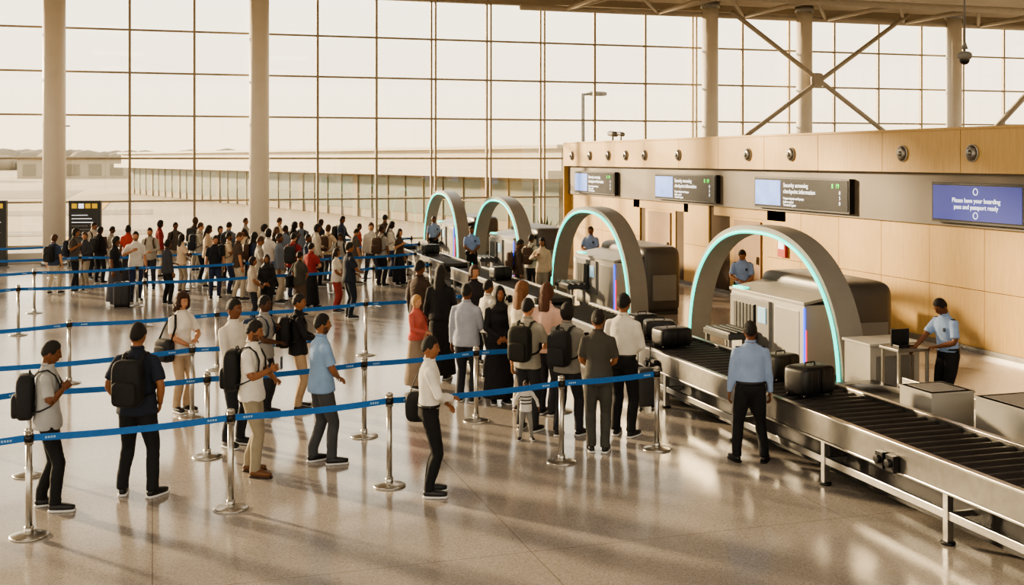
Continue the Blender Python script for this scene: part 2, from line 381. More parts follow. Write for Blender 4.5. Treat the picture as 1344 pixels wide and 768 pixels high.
# mid / back crowd
cols = ['1b1c22', '1d1f26', '3a3a40', 'd9d3c9', 'a09a90', '5b544d', '35415a', '8e2a2d', 'c9c0b1', '17181d', '4a3a30', '6d7684', 'e3ddd4', 'b5443c', '2a3346', 'cdb79c']
pc = ['14151a', '1c1f28', '2a2a30', '4c4c52', '9c907e', '1b1d24', '2c3450', 'b5aa98']
crowd = [(70, 386, 300, 15), (98, 383, 312, 80), (112, 378, 310, 200), (150, 400, 314, 95), (168, 372, 290, 20), (178, 396, 312, 150), (146, 366, 297, 90),
 (197, 380, 304, 170), (219, 400, 299, 30), (238, 384, 302, 60), (262, 372, 300, 90), (272, 378, 304, 75), (300, 386, 306, 80), (289, 366, 298, 100), (322, 376, 302, 200),
 (332, 384, 318, 60), (345, 372, 300, 60), (362, 380, 306, 120), (374, 372, 300, 30), (385, 392, 306, 20), (404, 388, 312, 100), (415, 376, 300, 70), (430, 370, 296, 10),
 (447, 380, 306, 190), (466, 372, 294, 60), (470, 358, 290, 90), (487, 370, 300, 150), (500, 376, 302, 30), (512, 364, 298, 80), (524, 374, 302, 110), (322, 352, 292, 90),
 (396, 358, 290, 180), (448, 354, 286, 100), (505, 352, 296, 30), (366, 356, 294, 60), (256, 356, 300, 40), (230, 362, 300, 160),
 (130, 372, 306, 20), (209, 364, 300, 80), (420, 358, 290, 60), (340, 400, 325, 60), (408, 404, 330, 40), (366, 398, 322, 90),
 (697, 392, 340, 30), (712, 400, 336, 200), (680, 404, 345, 90), (300, 368, 303, 10), (385, 364, 298, 90), (122, 366, 300, 130), (312, 394, 303, 70), (282, 392, 303, 160), (352, 388, 303, 40)]
rr = random.Random(11)
for (u, v, vh, fa) in crowd:
    fem = rr.random() < .4
    hs = rr.choice(['long', 'bun', 'mid', 'scarf', 'long']) if fem else rr.choice(['short', 'short', 'fade', 'mid'])
    P_(u, v, vh, fa+rr.uniform(-20, 20), shirt=rr.choice(cols), sleeve=rr.choice(['short', 'long']), pants=rr.choice(pc), skin=rr.choice([0, 1, 1, 2, 3, 4]),
       hair=hs, hairc=rr.choice(['100b08', '17100c', '2a190f', '140e0b', '4a2d1a']), female=fem, bag=rr.choice([None, 'backpack', None, 'shoulder', 'backpack']),
       bagc=rr.choice(['121214', '1e2430', '4a3426', '2a2a2c']), arms=rr.choice([('belly', 'belly'), ('hang', 'front'), ('front', 'belly'), ('hang', 'hang'), ('strap', 'hang')]),
       st_=rr.choice([0, 0, 1, 3]), dress=fem and rr.random() < .2, vox=.028, h=rr.uniform(1.6, 1.82), beard=(not fem and rr.random() < .3), hp=rr.uniform(-3, 18), hy=rr.uniform(-20, 20))

# ------------------------------------------------------------------ materials for the building
steel = M('brushed_steel', '#c2bfb9', .28, 1., .08, 30)
steel_d = M('galvanised_steel', '#8f8c88', .38, .9, .12, 8)
white_pl = M('light_grey_laminate', '#bcb8b0', .4, 0, .04, 3)
midgrey = M('mid_grey_paint', '#7c7a77', .45, 0, .06, 4)
darkgrey = M('dark_grey_shell', '#3c3b3a', .45, 0, .08, 3)
black = M('black_plastic', '#101012', .4)
rubber = M('roller_rubber', '#2a2726', .45, .0, .15, 10)
teal = M('teal_led', (.0, .66, .50), .4, emit=3.2)
blueled = M('blue_led', (.03, .10, .95), .4, emit=2.2)
redled = M('red_led', (.9, .03, .06), .4, emit=1.8)
mull = M('window_mullion_metal', '#978a77', .5, .2, .05, 2)
plaster = M('offwhite_plaster', '#d8d3ca', .7, 0, .04, 2)

def floor_mat():
    m = bpy.data.materials.new('terrazzo_floor'); m.use_nodes = True; nt = m.node_tree; p = nt.nodes['Principled BSDF']; L = nt.links.new
    tc = nt.nodes.new('ShaderNodeTexCoord')
    vo = nt.nodes.new('ShaderNodeTexVoronoi'); vo.inputs['Scale'].default_value = 95; L(tc.outputs['Object'], vo.inputs['Vector'])
    cr = nt.nodes.new('ShaderNodeValToRGB'); e = cr.color_ramp.elements
    sep = nt.nodes.new('ShaderNodeSeparateColor'); L(vo.outputs['Color'], sep.inputs[0]); L(sep.outputs[0], cr.inputs[0])
    e[0].position = 0; e[0].color = (.24, .21, .185, 1); e[1].position = 1; e[1].color = (.50, .455, .415, 1)
    k = cr.color_ramp.elements.new(.22); k.color = (.36, .325, .295, 1); k = cr.color_ramp.elements.new(.8); k.color = (.40, .365, .33, 1)
    n = nt.nodes.new('ShaderNodeTexNoise'); n.inputs['Scale'].default_value = .5; n.inputs['Detail'].default_value = 5; L(tc.outputs['Object'], n.inputs['Vector'])
    mr = nt.nodes.new('ShaderNodeMapRange'); mr.inputs[3].default_value = .93; mr.inputs[4].default_value = 1.06; L(n.outputs[0], mr.inputs[0])
    sc = nt.nodes.new('ShaderNodeVectorMath'); sc.operation = 'SCALE'; L(cr.outputs[0], sc.inputs[0]); L(mr.outputs[0], sc.inputs['Scale'])
    bk = nt.nodes.new('ShaderNodeTexBrick'); bk.offset = 0; bk.inputs['Scale'].default_value = 1; bk.inputs['Brick Width'].default_value = 3.4; bk.inputs['Row Height'].default_value = 3.4
    bk.inputs['Mortar Size'].default_value = .005; bk.inputs['Mortar Smooth'].default_value = .1; L(tc.outputs['Object'], bk.inputs['Vector'])
    mx = nt.nodes.new('ShaderNodeMix'); mx.data_type = 'RGBA'; L(bk.outputs['Fac'], mx.inputs[0]); L(sc.outputs[0], mx.inputs[6]); mx.inputs[7].default_value = (.2, .175, .15, 1)
    L(mx.outputs[2], p.inputs['Base Color'])
    m2 = nt.nodes.new('ShaderNodeMapRange'); m2.inputs[3].default_value = .11; m2.inputs[4].default_value = .19; L(n.outputs[0], m2.inputs[0]); L(m2.outputs[0], p.inputs['Roughness'])
    p.inputs['IOR'].default_value = 1.6
    return m

def wood_mat():
    m = bpy.data.materials.new('maple_veneer'); m.use_nodes = True; nt = m.node_tree; p = nt.nodes['Principled BSDF']; L = nt.links.new
    tc = nt.nodes.new('ShaderNodeTexCoord'); mp = nt.nodes.new('ShaderNodeMapping'); mp.inputs['Scale'].default_value = (1, 9, .7); L(tc.outputs['Object'], mp.inputs[0])
    n = nt.nodes.new('ShaderNodeTexNoise'); n.inputs['Scale'].default_value = 3; n.inputs['Detail'].default_value = 6; n.inputs['Distortion'].default_value = .6; L(mp.outputs[0], n.inputs['Vector'])
    cr = nt.nodes.new('ShaderNodeValToRGB'); e = cr.color_ramp.elements; e[0].position = .3; e[0].color = (*lin('#c09a5c'), 1); e[1].position = .7; e[1].color = (*lin('#cfab6c'), 1); L(n.outputs[0], cr.inputs[0])
    g = nt.nodes.new('ShaderNodeNewGeometry'); mr = nt.nodes.new('ShaderNodeMapRange'); mr.inputs[3].default_value = .96; mr.inputs[4].default_value = 1.04; L(g.outputs['Random Per Island'], mr.inputs[0])
    sc = nt.nodes.new('ShaderNodeVectorMath'); sc.operation = 'SCALE'; L(cr.outputs[0], sc.inputs[0]); L(mr.outputs[0], sc.inputs['Scale']); L(sc.outputs[0], p.inputs['Base Color'])
    p.inputs['Roughness'].default_value = .45
    return m

def glass_mat():
    m = bpy.data.materials.new('window_glass'); m.use_nodes = True; nt = m.node_tree; nt.nodes.clear()
    o = nt.nodes.new('ShaderNodeOutputMaterial'); t = nt.nodes.new('ShaderNodeBsdfTransparent'); t.inputs[0].default_value = (.96, .96, .94, 1)
    g = nt.nodes.new('ShaderNodeBsdfGlossy'); g.inputs['Roughness'].default_value = .03
    x = nt.nodes.new('ShaderNodeMixShader'); x.inputs[0].default_value = .04
    nt.links.new(t.outputs[0], x.inputs[1]); nt.links.new(g.outputs[0], x.inputs[2]); nt.links.new(x.outputs[0], o.inputs[0]); return m
wood = wood_mat(); glass = glass_mat()

# ------------------------------------------------------------------ room shell
XL, XR, YB, YF = -26.0, 46.0, -8.0, 44.1; ZC = 10.25
b = B(); box(b, XL, XR, YB, YF+.3, -.2, 0); b.obj('floor', [floor_mat()])
b = B(); box(b, XL, XR, YB, YF+.4, ZC, ZC+.3); b.obj('ceiling', [M('ceiling_panel', '#b3a999', .8, 0, .05, 1)])
rows = [.56+1.57*i for i in range(0, 7)]
def glazed(name, a0, a1, first, fixed, axis, wide=()):
    b = B(); a = first
    while a > a0: a -= 2.28
    a += 2.28
    def bx(p0, p1, d, z0, z1, mi=0):
        if axis == 'x': box(b, p0, p1, fixed-d, fixed+d, z0, z1, mi)
        else: box(b, fixed-d, fixed+d, p0, p1, z0, z1, mi)
    while a < a1:
        if any(abs(a-q) < .3 for q in wide):
            bx(a-.12, a-.05, .07, 0, ZC); bx(a+.05, a+.12, .07, 0, ZC)
        else: bx(a-.045, a+.045, .08, 0, ZC)
        a += 2.28
    for z in rows: bx(a0, a1, .05, z-.035, z+.035)
    bx(a0, a1, .14, ZC-.35, ZC); bx(a0, a1, .2, 0, .22)
    bx(a0, a1, .006, .22, ZC-.3, 1)
    b.obj(name, [mull, glass])
glazed('window_1', XL, XR, 1.49, YF, 'x', (10.61, 12.89, 15.17, 22.0))
glazed('window_2', YB, YF, 1.0, XL, 'y')
glazed('window_3', YB, YF, 1.0, XR, 'y')
glazed('window_4', XL, XR, 1.0, YB, 'x')  # unseen back wall, made of glass so sky light brightens the hall
b = B(); box(b, XL+.3, 14, YF-.75, YF-.25, 0, .38); b.obj('baseboard_window', [white_pl], bevel=.02)

for x, y, r in ((-3.25, 42.6, .38), (3.75, 42.9, .36), (22.3, 43.2, .34), (26.8, 43.2, .34), (34.5, 43.2, .34), (-11, 42.6, .38)):
    b = B(); cyl(b, 0, 0, 0, ZC, r, 0, 32); cyl(b, 0, 0, 0, .12, r+.05, 1, 32); cyl(b, 0, 0, ZC-.25, ZC, r+.06, 1, 32)
    b.obj('structural_column', [M('column_paint', '#d9cfc0', .55, 0, .03, 2), steel_d], (x, y, 0))
# roof trusses & bracing in the upper right
b = B()
br = M('truss_paint', '#a99e8e', .6, .1, .05, 3)
tube(b, [(23.0, 42.6, 9.8), (31.4, 42.6, 4.2)], .10, 0, 12); tube(b, [(31.6, 42.6, 10.0), (23.0, 42.6, 4.2)], .10, 0, 12)
tube(b, [(41.5, 42.6, 9.8), (35.4, 42.6, 4.3)], .13, 0, 12)
sup(b, (27.05, 42.6, 7.05), (.6, .2, .6), 0, .5)
b.obj('wind_bracing', [br])
b = B()
for y in (43.4, 38.5):
    tube(b, [(14, y, 9.75), (XR, y, 9.75)], .13, 0, 12)
for i, x in enumerate(range(16, 46, 4)):
    tube(b, [(x, 43.4, 9.75), (x+2, 41, 10.2)], .08, 0, 8); tube(b, [(x+4, 43.4, 9.75), (x+2, 41, 10.2)], .08, 0, 8)
    tube(b, [(x, 38.5, 9.75), (x, 43.4, 9.75)], .09, 0, 8)
b.obj('roof_truss', [br])
# ------------------------------------------------------------------ timber wall
b = B(); YE = 40.3
box(b, 15.03, 15.5, -6, YE, 0, 4.2, 1)                    # backing
y = YE
while y > -6:
    y2 = max(-6, y-2.45)
    box(b, 14.72, 15.04, y2+.007, y-.007, 3.42, 4.25, 0)
    y = y2
box(b, 14.70, 15.5, -6, YE+.02, 4.25, 4.30, 0)
y = YE
holes = [(31.6, 33.2), (26.2, 27.6)]
while y > -6:
    y2 = max(-6, y-1.6)
    for z0, z1 in ((0.1, 1.185), (1.195, 2.38)):
        if not any(y2 < h1 and y > h0 for h0, h1 in holes): box(b, 14.98, 15.04, y2+.005, y-.005, z0, z1, 0)
    y = y2
for h0, h1 in holes:
    box(b, 14.98, 15.04, h0-1.2, h1+1.2, 2.12, 2.38, 0)
box(b, 14.72, 15.5, YE, YE+.06, 0, 4.25, 0)
box(b, 14.90, 15.04, -6, YE, 2.38, 3.42, 2)              # recessed display band
b.obj('wall_right', [wood, M('shadow_gap', '#4a3620', .8), M('display_band_grey', '#6e6357', .5, 0, .05, 1)], bevel=.003)
b = B(); box(b, 14.93, 14.98, -6, YE, 0, .1); b.obj('baseboard_right', [steel_d])
for y0, y1 in holes:
    b = B(); box(b, 15.0, 15.06, y0-.3, y1+.3, 0, 2.12, 1); box(b, 14.96, 15.03, y0, y1, 0, 2.05, 0); box(b, 14.9, 14.96, y0+.12, y0+.16, .95, 1.15, 2)
    b.obj('door_1' if y0 > 30 else 'door_2', [M('door_brown', '#8f6b45', .5, 0, .1, 2), wood, steel, black])
# air nozzles
for y in (39.4, 37.6, 35.9, 34.4, 32.9, 30.5, 26.4, 24.3, 20.0, 17.9, 13.5):
    b = B()
    for r0, r1, x0, x1, mi in ((.17, .17, 0, -.03, 0), (.15, .11, -.03, -.07, 1), (.10, .10, -.03, -.05, 2), (.075, .03, -.05, -.11, 1)):
        tube(b, [(x0, 0, 0), (x1, 0, 0)], [r0, r1], mi, 24, (0, 0, 1))
    b.obj('air_nozzle', [M('nozzle_grey', '#b5b2ac', .4), steel_d, black], (14.715, y, 3.80))
# displays
scr = M('screen_black', '#1b1c22', .25, emit=.3); scb = M('screen_blue', '#6c93e8', .3, emit=1.0, var=.3, scale=2.5)
scn = M('screen_navy', '#1c3190', .3, emit=.6); wt = M('screen_white_text', '#e8ecf2', .5, emit=1.2); gt = M('screen_green_text', '#4ee04a', .5, emit=2.0)
RT = Matrix(((0, 0, -1), (-1, 0, 0), (0, 1, 0)))
def text(s, y, z, size, mat, parent, x=14.735, al='LEFT'):
    c = bpy.data.curves.new('text', 'FONT'); c.body = s; c.size = size; c.align_x = al; c.extrude = .003; c.materials.append(mat)
    o = bpy.data.objects.new('text', c); bpy.context.scene.collection.objects.link(o)
    o.matrix_world = Matrix.Translation((x, y, z)) @ RT.to_4x4(); o.parent = parent; return o
for i, (y0, y1) in enumerate(((35.5, 39.2), (28.3, 32.2), (22.0, 26.1), (15.2, 19.1), (8.2, 12.1))):
    b = B(); box(b, 14.76, 14.895, y0-.04, y1+.04, 2.46, 3.24, 0); box(b, 14.745, 14.765, y0, y1, 2.50, 3.20, 1)
    if i == 3: box(b, 14.74, 14.75, y1-2.45, y1-.02, 2.52, 3.18, 3)
    else: box(b, 14.74, 14.75, y1-1.25, y1-.03, 2.54, 3.16, 2)
    o = b.obj('flight_display_screen', [black, scr, scb, scn])
    if i != 3:
        text('Security screening\ncheckpoint information', y1-1.4, 3.00, .15, wt, o)
        text('Prepare liquids and laptops\nbefore arrival', y1-1.4, 2.70, .085, wt, o)
        text('Terminal 2 gates', y1-1.4, 2.54, .085, wt, o)
    else:
        text('Please have your boarding\npass and passport ready', y1-1.25, 2.86, .125, wt, o, al='CENTER')
        for zz in (3.07, 2.62):
            bb = B(); tube(bb, [(0, .06*cos(t), .06*sin(t)) for t in [2*pi*k/16 for k in range(17)]], .008, 0, 6, (1, 0, 0), cap=False); bb.obj('icon', [wt], (14.735, y1-1.25, zz), parent=o)
    text('8  19', y0+.62, 3.02, .15, gt, o)
    text('8\n5\n0', y0+.32, 2.88, .12, wt, o)
b = B(); box(b, 14.9, 14.975, 0, .35, 0, .5, 0); box(b, 14.89, 14.9, .05, .3, .2, .45, 1); sup(b, (14.92, .17, .68), (.1, .2, .16), 0, .5)
b.obj('fire_alarm_box', [M('signal_red', '#b3261e', .4), wt], (0, 24.9, 1.25))
# cctv on top of the wall
b = B(); cyl(b, 0, 0, 0, .18, .03, 0); tube(b, [(0, -.3, .22), (0, .3, .26)], [.09, .09], 0, 12, (0, 0, 1)); tube(b, [(0, -.9, .2), (0, -.55, .24)], [.07, .07], 1, 12, (0, 0, 1)); cyl(b, 0, -.72, 0, .2, .025, 0)
b.obj('cctv_camera', [midgrey, steel_d], (15.0, 36.2, 4.30))
b = B(); cyl(b, 0, 0, 5.55, ZC, .018, 0, 10); cyl(b, 0, 0, 5.62, 5.74, .06, 0, 16, .02); sup(b, (0, 0, 5.5), (.24, .24, .16), 0, .8); sup(b, (0, 0, 5.43), (.18, .18, .18), 1)
b.obj('dome_camera', [midgrey, black], tuple(spot(1266, 485))[:2]+(0,))

# ------------------------------------------------------------------ lanes
def arch(yc):
    b = B(); n = 72; W = 2.68; Hh = 2.52; th = .15; d = .42
    def pt(a, k):
        w = W-k; h = Hh-k; e = .84
        return (math.copysign(abs(cos(a))**e, cos(a))*w, max(0, sin(a))**e*h)
    vs = []
    for i in range(n+1):
        a = pi*i/n; o = pt(a, 0); q = pt(a, th)
        vs += [(0, o[0], o[1]), (d, o[0], o[1]), (d, q[0], q[1]), (0, q[0], q[1])]
    fs = [(i*4+j, i*4+(j+1) % 4, (i+1)*4+(j+1) % 4, (i+1)*4+j) for i in range(n) for j in range(4)]
    fs += [(0, 1, 2, 3), (n*4+3, n*4+2, n*4+1, n*4)]
    b.add(vs, fs, 0, False)
    def led(k, x0, r): tube(b, [(x0, pt(pi*i/n, k)[0], pt(pi*i/n, k)[1]) for i in range(n+1)], r, 1, 8, (1, 0, 0))
    led(th-.035, -.01, .032)
    for s in (1, -1): box(b, -.05, d+.05, s*(W-th/2)-.16, s*(W-th/2)+.16, 0, .07, 2)
    b.obj('security_scanner_arch', [M('arch_grey', '#8f8c87', .45, .1, .04, 4), teal, steel_d], (10.1, yc, 0))
arches = (17.85, 26.0, 33.8, 40.9)
for y in arches: arch(y)

def scanner(yc):
    b = B()
    box(b, .20, .95, -1.25, 1.25, .08, 1.26, 0); box(b, .25, .9, -1.2, 1.2, 0, .08, 3)
    b.add([(.17, -1.28, 1.26), (.17, 1.28, 1.26), (1.1, 1.28, 1.42), (1.1, -1.28, 1.42), (.17, -1.28, 1.31), (.17, 1.28, 1.31), (1.1, 1.28, 1.47), (1.1, -1.28, 1.47)],
          [(0, 3, 2, 1), (4, 5, 6, 7), (0, 1, 5, 4), (1, 2, 6, 5), (2, 3, 7, 6), (3, 0, 4, 7)], 1, False)
    # tunnel mouth with lead curtain
    box(b, .14, .21, -.2, 1.18, .40, 1.20, 2); box(b, .12, .15, .25, 1.02, .60, 1.10, 4)
    for k in range(6): box(b, .105, .118, .27+k*.124, .37+k*.124, .62, 1.09, 3)
    box(b, .12, .14, -.12, .15, .80, 1.08, 11)
    box(b, .19, .21, -1.1, -.32, .2, 1.15, 1)
    # corner led strips
    box(b, .17, .20, -1.29, -1.255, .1, 1.22, 5); box(b, .21, .235, -1.275, -1.25, .1, .85, 6)
    # teal status lamp on top edge
    box(b, .17, .30, .75, 1.15, 1.31, 1.35, 7)
    # big rear hull
    sup(b, (1.38, 0.05, .82), (1.0, 2.9, 1.60), 8, .22, 28, 18)
    box(b, .95, 1.8, -1.3, 1.35, 0, .2, 3)
    box(b, 1.1, 1.7, -1.43, -1.36, .35, .95, 2)
    # short loading shelf with rollers
    box(b, -.45, .12, .15, 1.12, .50, .60, 3)
    for k in range(4): tube(b, [(-.37+k*.14, .17, .60), (-.37+k*.14, 1.10, .60)], .05, 9, 10, (0, 0, 1))
    for x in (-.4, 0):
        for y in (.2, 1.05): box(b, x-.03, x+.03, y-.03, y+.03, 0, .5, 10)
    b.obj('xray_baggage_scanner', [white_pl, M('scanner_lid', '#a5a29c', .35, 0, .03, 3), midgrey, darkgrey, black, blueled, redled, teal, M('scanner_hull', '#4f4b47', .4, 0, .06, 2), rubber, steel_d,
          M('scanner_monitor', '#9ec6d8', .3, emit=.5)], (10.1, yc, 0), bevel=.012)
for y in arches: scanner(y)
for y in arches[:3]:
    b = B(); box(b, 0, 1.0, 0, .6, .72, .76, 0)
    for x, yy in ((.05, .05), (.95, .05), (.05, .55), (.95, .55)): box(b, x-.02, x+.02, yy-.02, yy+.02, 0, .72, 1)
    box(b, .3, .75, .4, .43, .95, 1.25, 2); box(b, .5, .55, .4, .44, .76, .96, 2); box(b, .28, .75, .1, .3, .76, .78, 2)
    box(b, 1.05, 1.6, .1, .7, 0, .95, 0)
    b.obj('operator_workstation', [white_pl, steel_d, black], (12.2, y+2.9, 0), bevel=.008)

def conveyor(x0, x1, y0, y1, name='roller_conveyor', z=.75):
    b = B(); y = y0+.1
    box(b, x0+.05, x1-.05, y0, y1, z-.19, z-.13, 2)
    while y < y1-.08:
        tube(b, [(x0+.06, y, z-.055), (x1-.06, y, z-.055)], .068, 1, 14, (0, 0, 1)); y += .20
    for xa, xb in ((x0, x0+.055), (x1-.055, x1)):
        box(b, xa, xb, y0, y1, z-.24, z+.02, 0); box(b, xa-.012, xb+.012, y0, y1, z+.02, z+.045, 3); box(b, xa-.012, xb+.012, y0, y1, z-.265, z-.24, 3)
    y = y0+.4
    while y < y1:
        for xx in (x0+.03, x1-.03):
            box(b, xx-.035, xx+.035, y-.035, y+.035, .03, z-.24, 3); cyl(b, xx, y, 0, .03, .07, 2, 12)
        box(b, x0+.03, x1-.03, y-.02, y+.02, .25, .31, 3); y += 2.1
    box(b, x0+.01, x0+.05, y0, y1, .24, .32, 3); box(b, x0+.3, x1-.1, y0, y1, .06, .5, 2)
    y = y0+1.6
    while y < y1:
        for dy in (0, .18):
            box(b, x0-.08, x0-.01, y+dy, y+dy+.13, z-.25, z-.08, 2); tube(b, [(x0-.12, y+dy+.065, z-.16), (x0-.01, y+dy+.065, z-.16)], .045, 2, 12, (0, 0, 1))
        y += 2.9
    b.obj(name, [steel_d, rubber, black, steel], bevel=.004)
conveyor(7.25, 8.45, 2.5, 21.5)
conveyor(7.6, 8.5, 22.6, 29.6); conveyor(7.7, 8.5, 31.0, 36.2); conveyor(7.7, 8.5, 37.6, 43.0)
# return loop and low cabinets on the right
b = B(); box(b, 8.5, 9.95, 3, 14.2, .36, .50, 0); box(b, 8.5, 8.56, 3, 14.2, .45, .66, 1); box(b, 9.92, 9.98, 3, 13.5, .45, .66, 1)
for y in (4, 7, 10, 13): box(b, 8.9, 9.4, y, y+.1, 0, .36, 2)
tube(b, [(9.25+.5*cos(t), 12.95+.75*sin(t), .515) for t in [2*pi*k/28 for k in range(29)]], [(.012, .07)]*29, 1, 6, (0, 0, 1), cap=False)
b.obj('tray_return_belt', [black, steel_d, darkgrey], bevel=.006)
for (x0, x1, y0, y1, z1) in ((8.75, 9.35, 11.35, 11.95, .93), (9.0, 9.75, 8.0, 10.9, .98)):
    b = B(); box(b, x0, x1, y0, y1, .505, z1, 0); box(b, x0+.06, x1-.06, y0+.06, y1-.06, z1, z1+.004, 1); box(b, x0-.01, x1+.01, y0-.01, y1+.01, z1-.03, z1, 0)
    b.obj('tray_stack_box', [M('tray_grey', '#a8a49c', .5, 0, .05, 3), midgrey], bevel=.015)
b = B(); box(b, 0, .85, 0, .65, 0, .95, 0); box(b, -.03, .88, -.03, .68, .95, .99, 0); box(b, .1, .75, -.012, 0, .15, .8, 1)
b.obj('inspection_counter', [white_pl, midgrey], (10.0, 14.35, 0), bevel=.01)
b = B(); box(b, 0, .55, 0, .45, .96, 1.0, 0)
for x, y in ((.04, .04), (.51, .04), (.04, .41), (.51, .41)): box(b, x-.02, x+.02, y-.02, y+.02, 0, .98, 1)
box(b, .12, .42, .15, .3, 1.0, 1.03, 2); box(b, .12, .42, .32, .35, 1.0, 1.24, 2)
b.obj('officer_desk', [steel_d, steel, black], (10.02, 13.72, 0), bevel=.006)
b = B(); box(b, 0, .5, 0, .5, 0, 1.9, 0); box(b, -.01, 0, .08, .42, .9, 1.6, 1); box(b, -.02, .52, -.02, .52, 1.9, 1.95, 2)
b.obj('equipment_cabinet', [midgrey, black, steel], (11.30, 12.0, 0), bevel=.02)

# luggage
def suitcase(x, y, z, w, d, h, rz=0., col='17171a'):
    b = B(); sup(b, (0, 0, h/2+.02), (w, d, h), 0, .3, 24, 14)
    for k in (-.3, -.1, .1, .3): sup(b, (k*w, 0, h/2+.02), (.03*w, d*1.02, h*.96), 0, .3, 16, 10)
    tube(b, [(-.09, 0, h+.01), (-.08, 0, h+.05), (.08, 0, h+.05), (.09, 0, h+.01)], .010, 1, 8)
    tube(b, [(w*.5, -.06, h*.5), (w*.5+.035, -.05, h*.5), (w*.5+.035, .05, h*.5), (w*.5, .06, h*.5)], .009, 1, 8, (0, 0, 1))
    tube(b, [(0, -d*.51, .03), (0, -d*.52, h*.5), (0, -d*.51, h)], [(.008, .003)]*3, 1, 6, (1, 0, 0))
    for sx in (-1, 1):
        for sy in (-1, 1): sup(b, (sx*w*.4, sy*d*.35, .018), (.05, .04, .036), 1, .8, 8, 6)
    b.obj('suitcase', [M('luggage_'+col, '#'+col, .4, 0, .1, 12), black], (x, y, z), rz)
suitcase(7.80, 12.45, .765, .56, .40, .35, .25); suitcase(7.98, 13.45, .765, .46, .34, .32, .3, '26241f')
suitcase(7.75, 16.3, .765, .56, .40, .28, .1); suitcase(7.9, 17.1, .765, .50, .38, .28, -.3, '1c1b18'); suitcase(8.0, 18.0, .765, .48, .34, .26, .2, '23211e')
p = spot(160, 404); suitcase(p.x, p.y, 0, .4, .28, .62, 0, '101014')
suitcase(8.05, 26.5, .765, .5, .36, .3, .2); suitcase(8.1, 34, .765, .5, .36, .3, .2)
p = spot(849, 538)
b = B(); sup(b, (0, 0, .34), (.36, .24, .56), 0, .35, 20, 12)
for s in (-.1, .1): tube(b, [(s, .1, .5), (s, .1, .98)], .009, 1, 8)
tube(b, [(-.1, .1, .98), (.1, .1, .98)], .014, 1, 8, (0, 0, 1))
for sx in (-.13, .13):
    for sy in (-.08, .08): sup(b, (sx, sy, .03), (.05, .04, .06), 1, .8, 8, 6)
b.obj('cabin_trolley_case', [M('trolley_grey', '#3a3a3c', .5), black], (p.x, p.y, 0))

# ------------------------------------------------------------------ queue barriers
belt = M('queue_belt_blue', '#1866b4', .6, 0, .08, 30); bprint = M('belt_print', '#9cc4e6', .7)
rowsq = [
 [(-290, 752), (38, 704), (303, 668), (511, 638), (737, 607), (862, 590)],
 [(-170, 655), (38, 624), (272, 600), (478, 573), (625, 553), (735, 540)],
 [(-60, 586), (252, 548), (415, 530)],
 [(-80, 522), (91, 503), (285, 485), (480, 466), (610, 452)],
 [(-120, 452), (24, 440), (190, 428), (345, 417), (490, 403), (565, 396)],
 [(-90, 418), (45, 411), (180, 402), (320, 394), (440, 385), (545, 377)],
 [(-60, 391), (105, 384), (250, 378), (380, 371), (480, 365), (550, 360)],
 [(-40, 369), (70, 365), (190, 361), (330, 357), (450, 353), (540, 350)]]
for row in rowsq:
    pts = [spot(u, v) for u, v in row]
    for i, p in enumerate(pts):
        b = B()
        tube(b, [(0, 0, 0), (0, 0, .012), (0, 0, .022), (0, 0, .05)], [.185, .185, .165, .04], 0, 32)
        cyl(b, 0, 0, .03, .92, .032, 0, 20); cyl(b, 0, 0, .90, 1.03, .042, 0, 20); cyl(b, 0, 0, .925, 1.0, .045, 1, 20)
        tube(b, [(0, 0, 1.03), (0, 0, 1.05), (0, 0, 1.06)], [.044, .036, .012], 0, 20)
        cyl(b, 0, 0, .03, .10, .045, 0, 20)
        if i < len(pts)-1:
            d = pts[i+1]-p; L = d.length; dn = d.normalized(); nn = Vector((-dn.y, dn.x, 0))*.003; K = 12; vs = []
            for k in range(K+1):
                t = k/K; c = dn*(.045+(L-.09)*t); z = .962-.035*4*t*(1-t)*min(1, L/3)
                for s, dz in ((1, -.034), (1, .034), (-1, .034), (-1, -.034)): vs.append(c+nn*s+Vector((0, 0, z+dz)))
            fs = [(k*4+j, k*4+(j+1) % 4, (k+1)*4+(j+1) % 4, (k+1)*4+j) for k in range(K) for j in range(4)]
            b.add(vs, fs, 2, False)
            side = Vector((dn.y, -dn.x, 0))
            if side.y > 0: side = -side
            for tt in (.08, .92):      # small printed marks
                c = dn*(.045+(L-.09)*tt)+side*.006; z = .962-.035*4*tt*(1-tt)*min(1, L/3)
                for g in range(4):
                    q = c+dn*(g*.026-.04); w = dn*.009
                    b.add([q-w+Vector((0, 0, z-.011)), q+w+Vector((0, 0, z-.011)), q+w+Vector((0, 0, z+.010)), q-w+Vector((0, 0, z+.010))], [(0, 1, 2, 3)], 3, False)
        b.obj('queue_stanchion', [steel, black, belt, bprint], (p.x, p.y, 0))

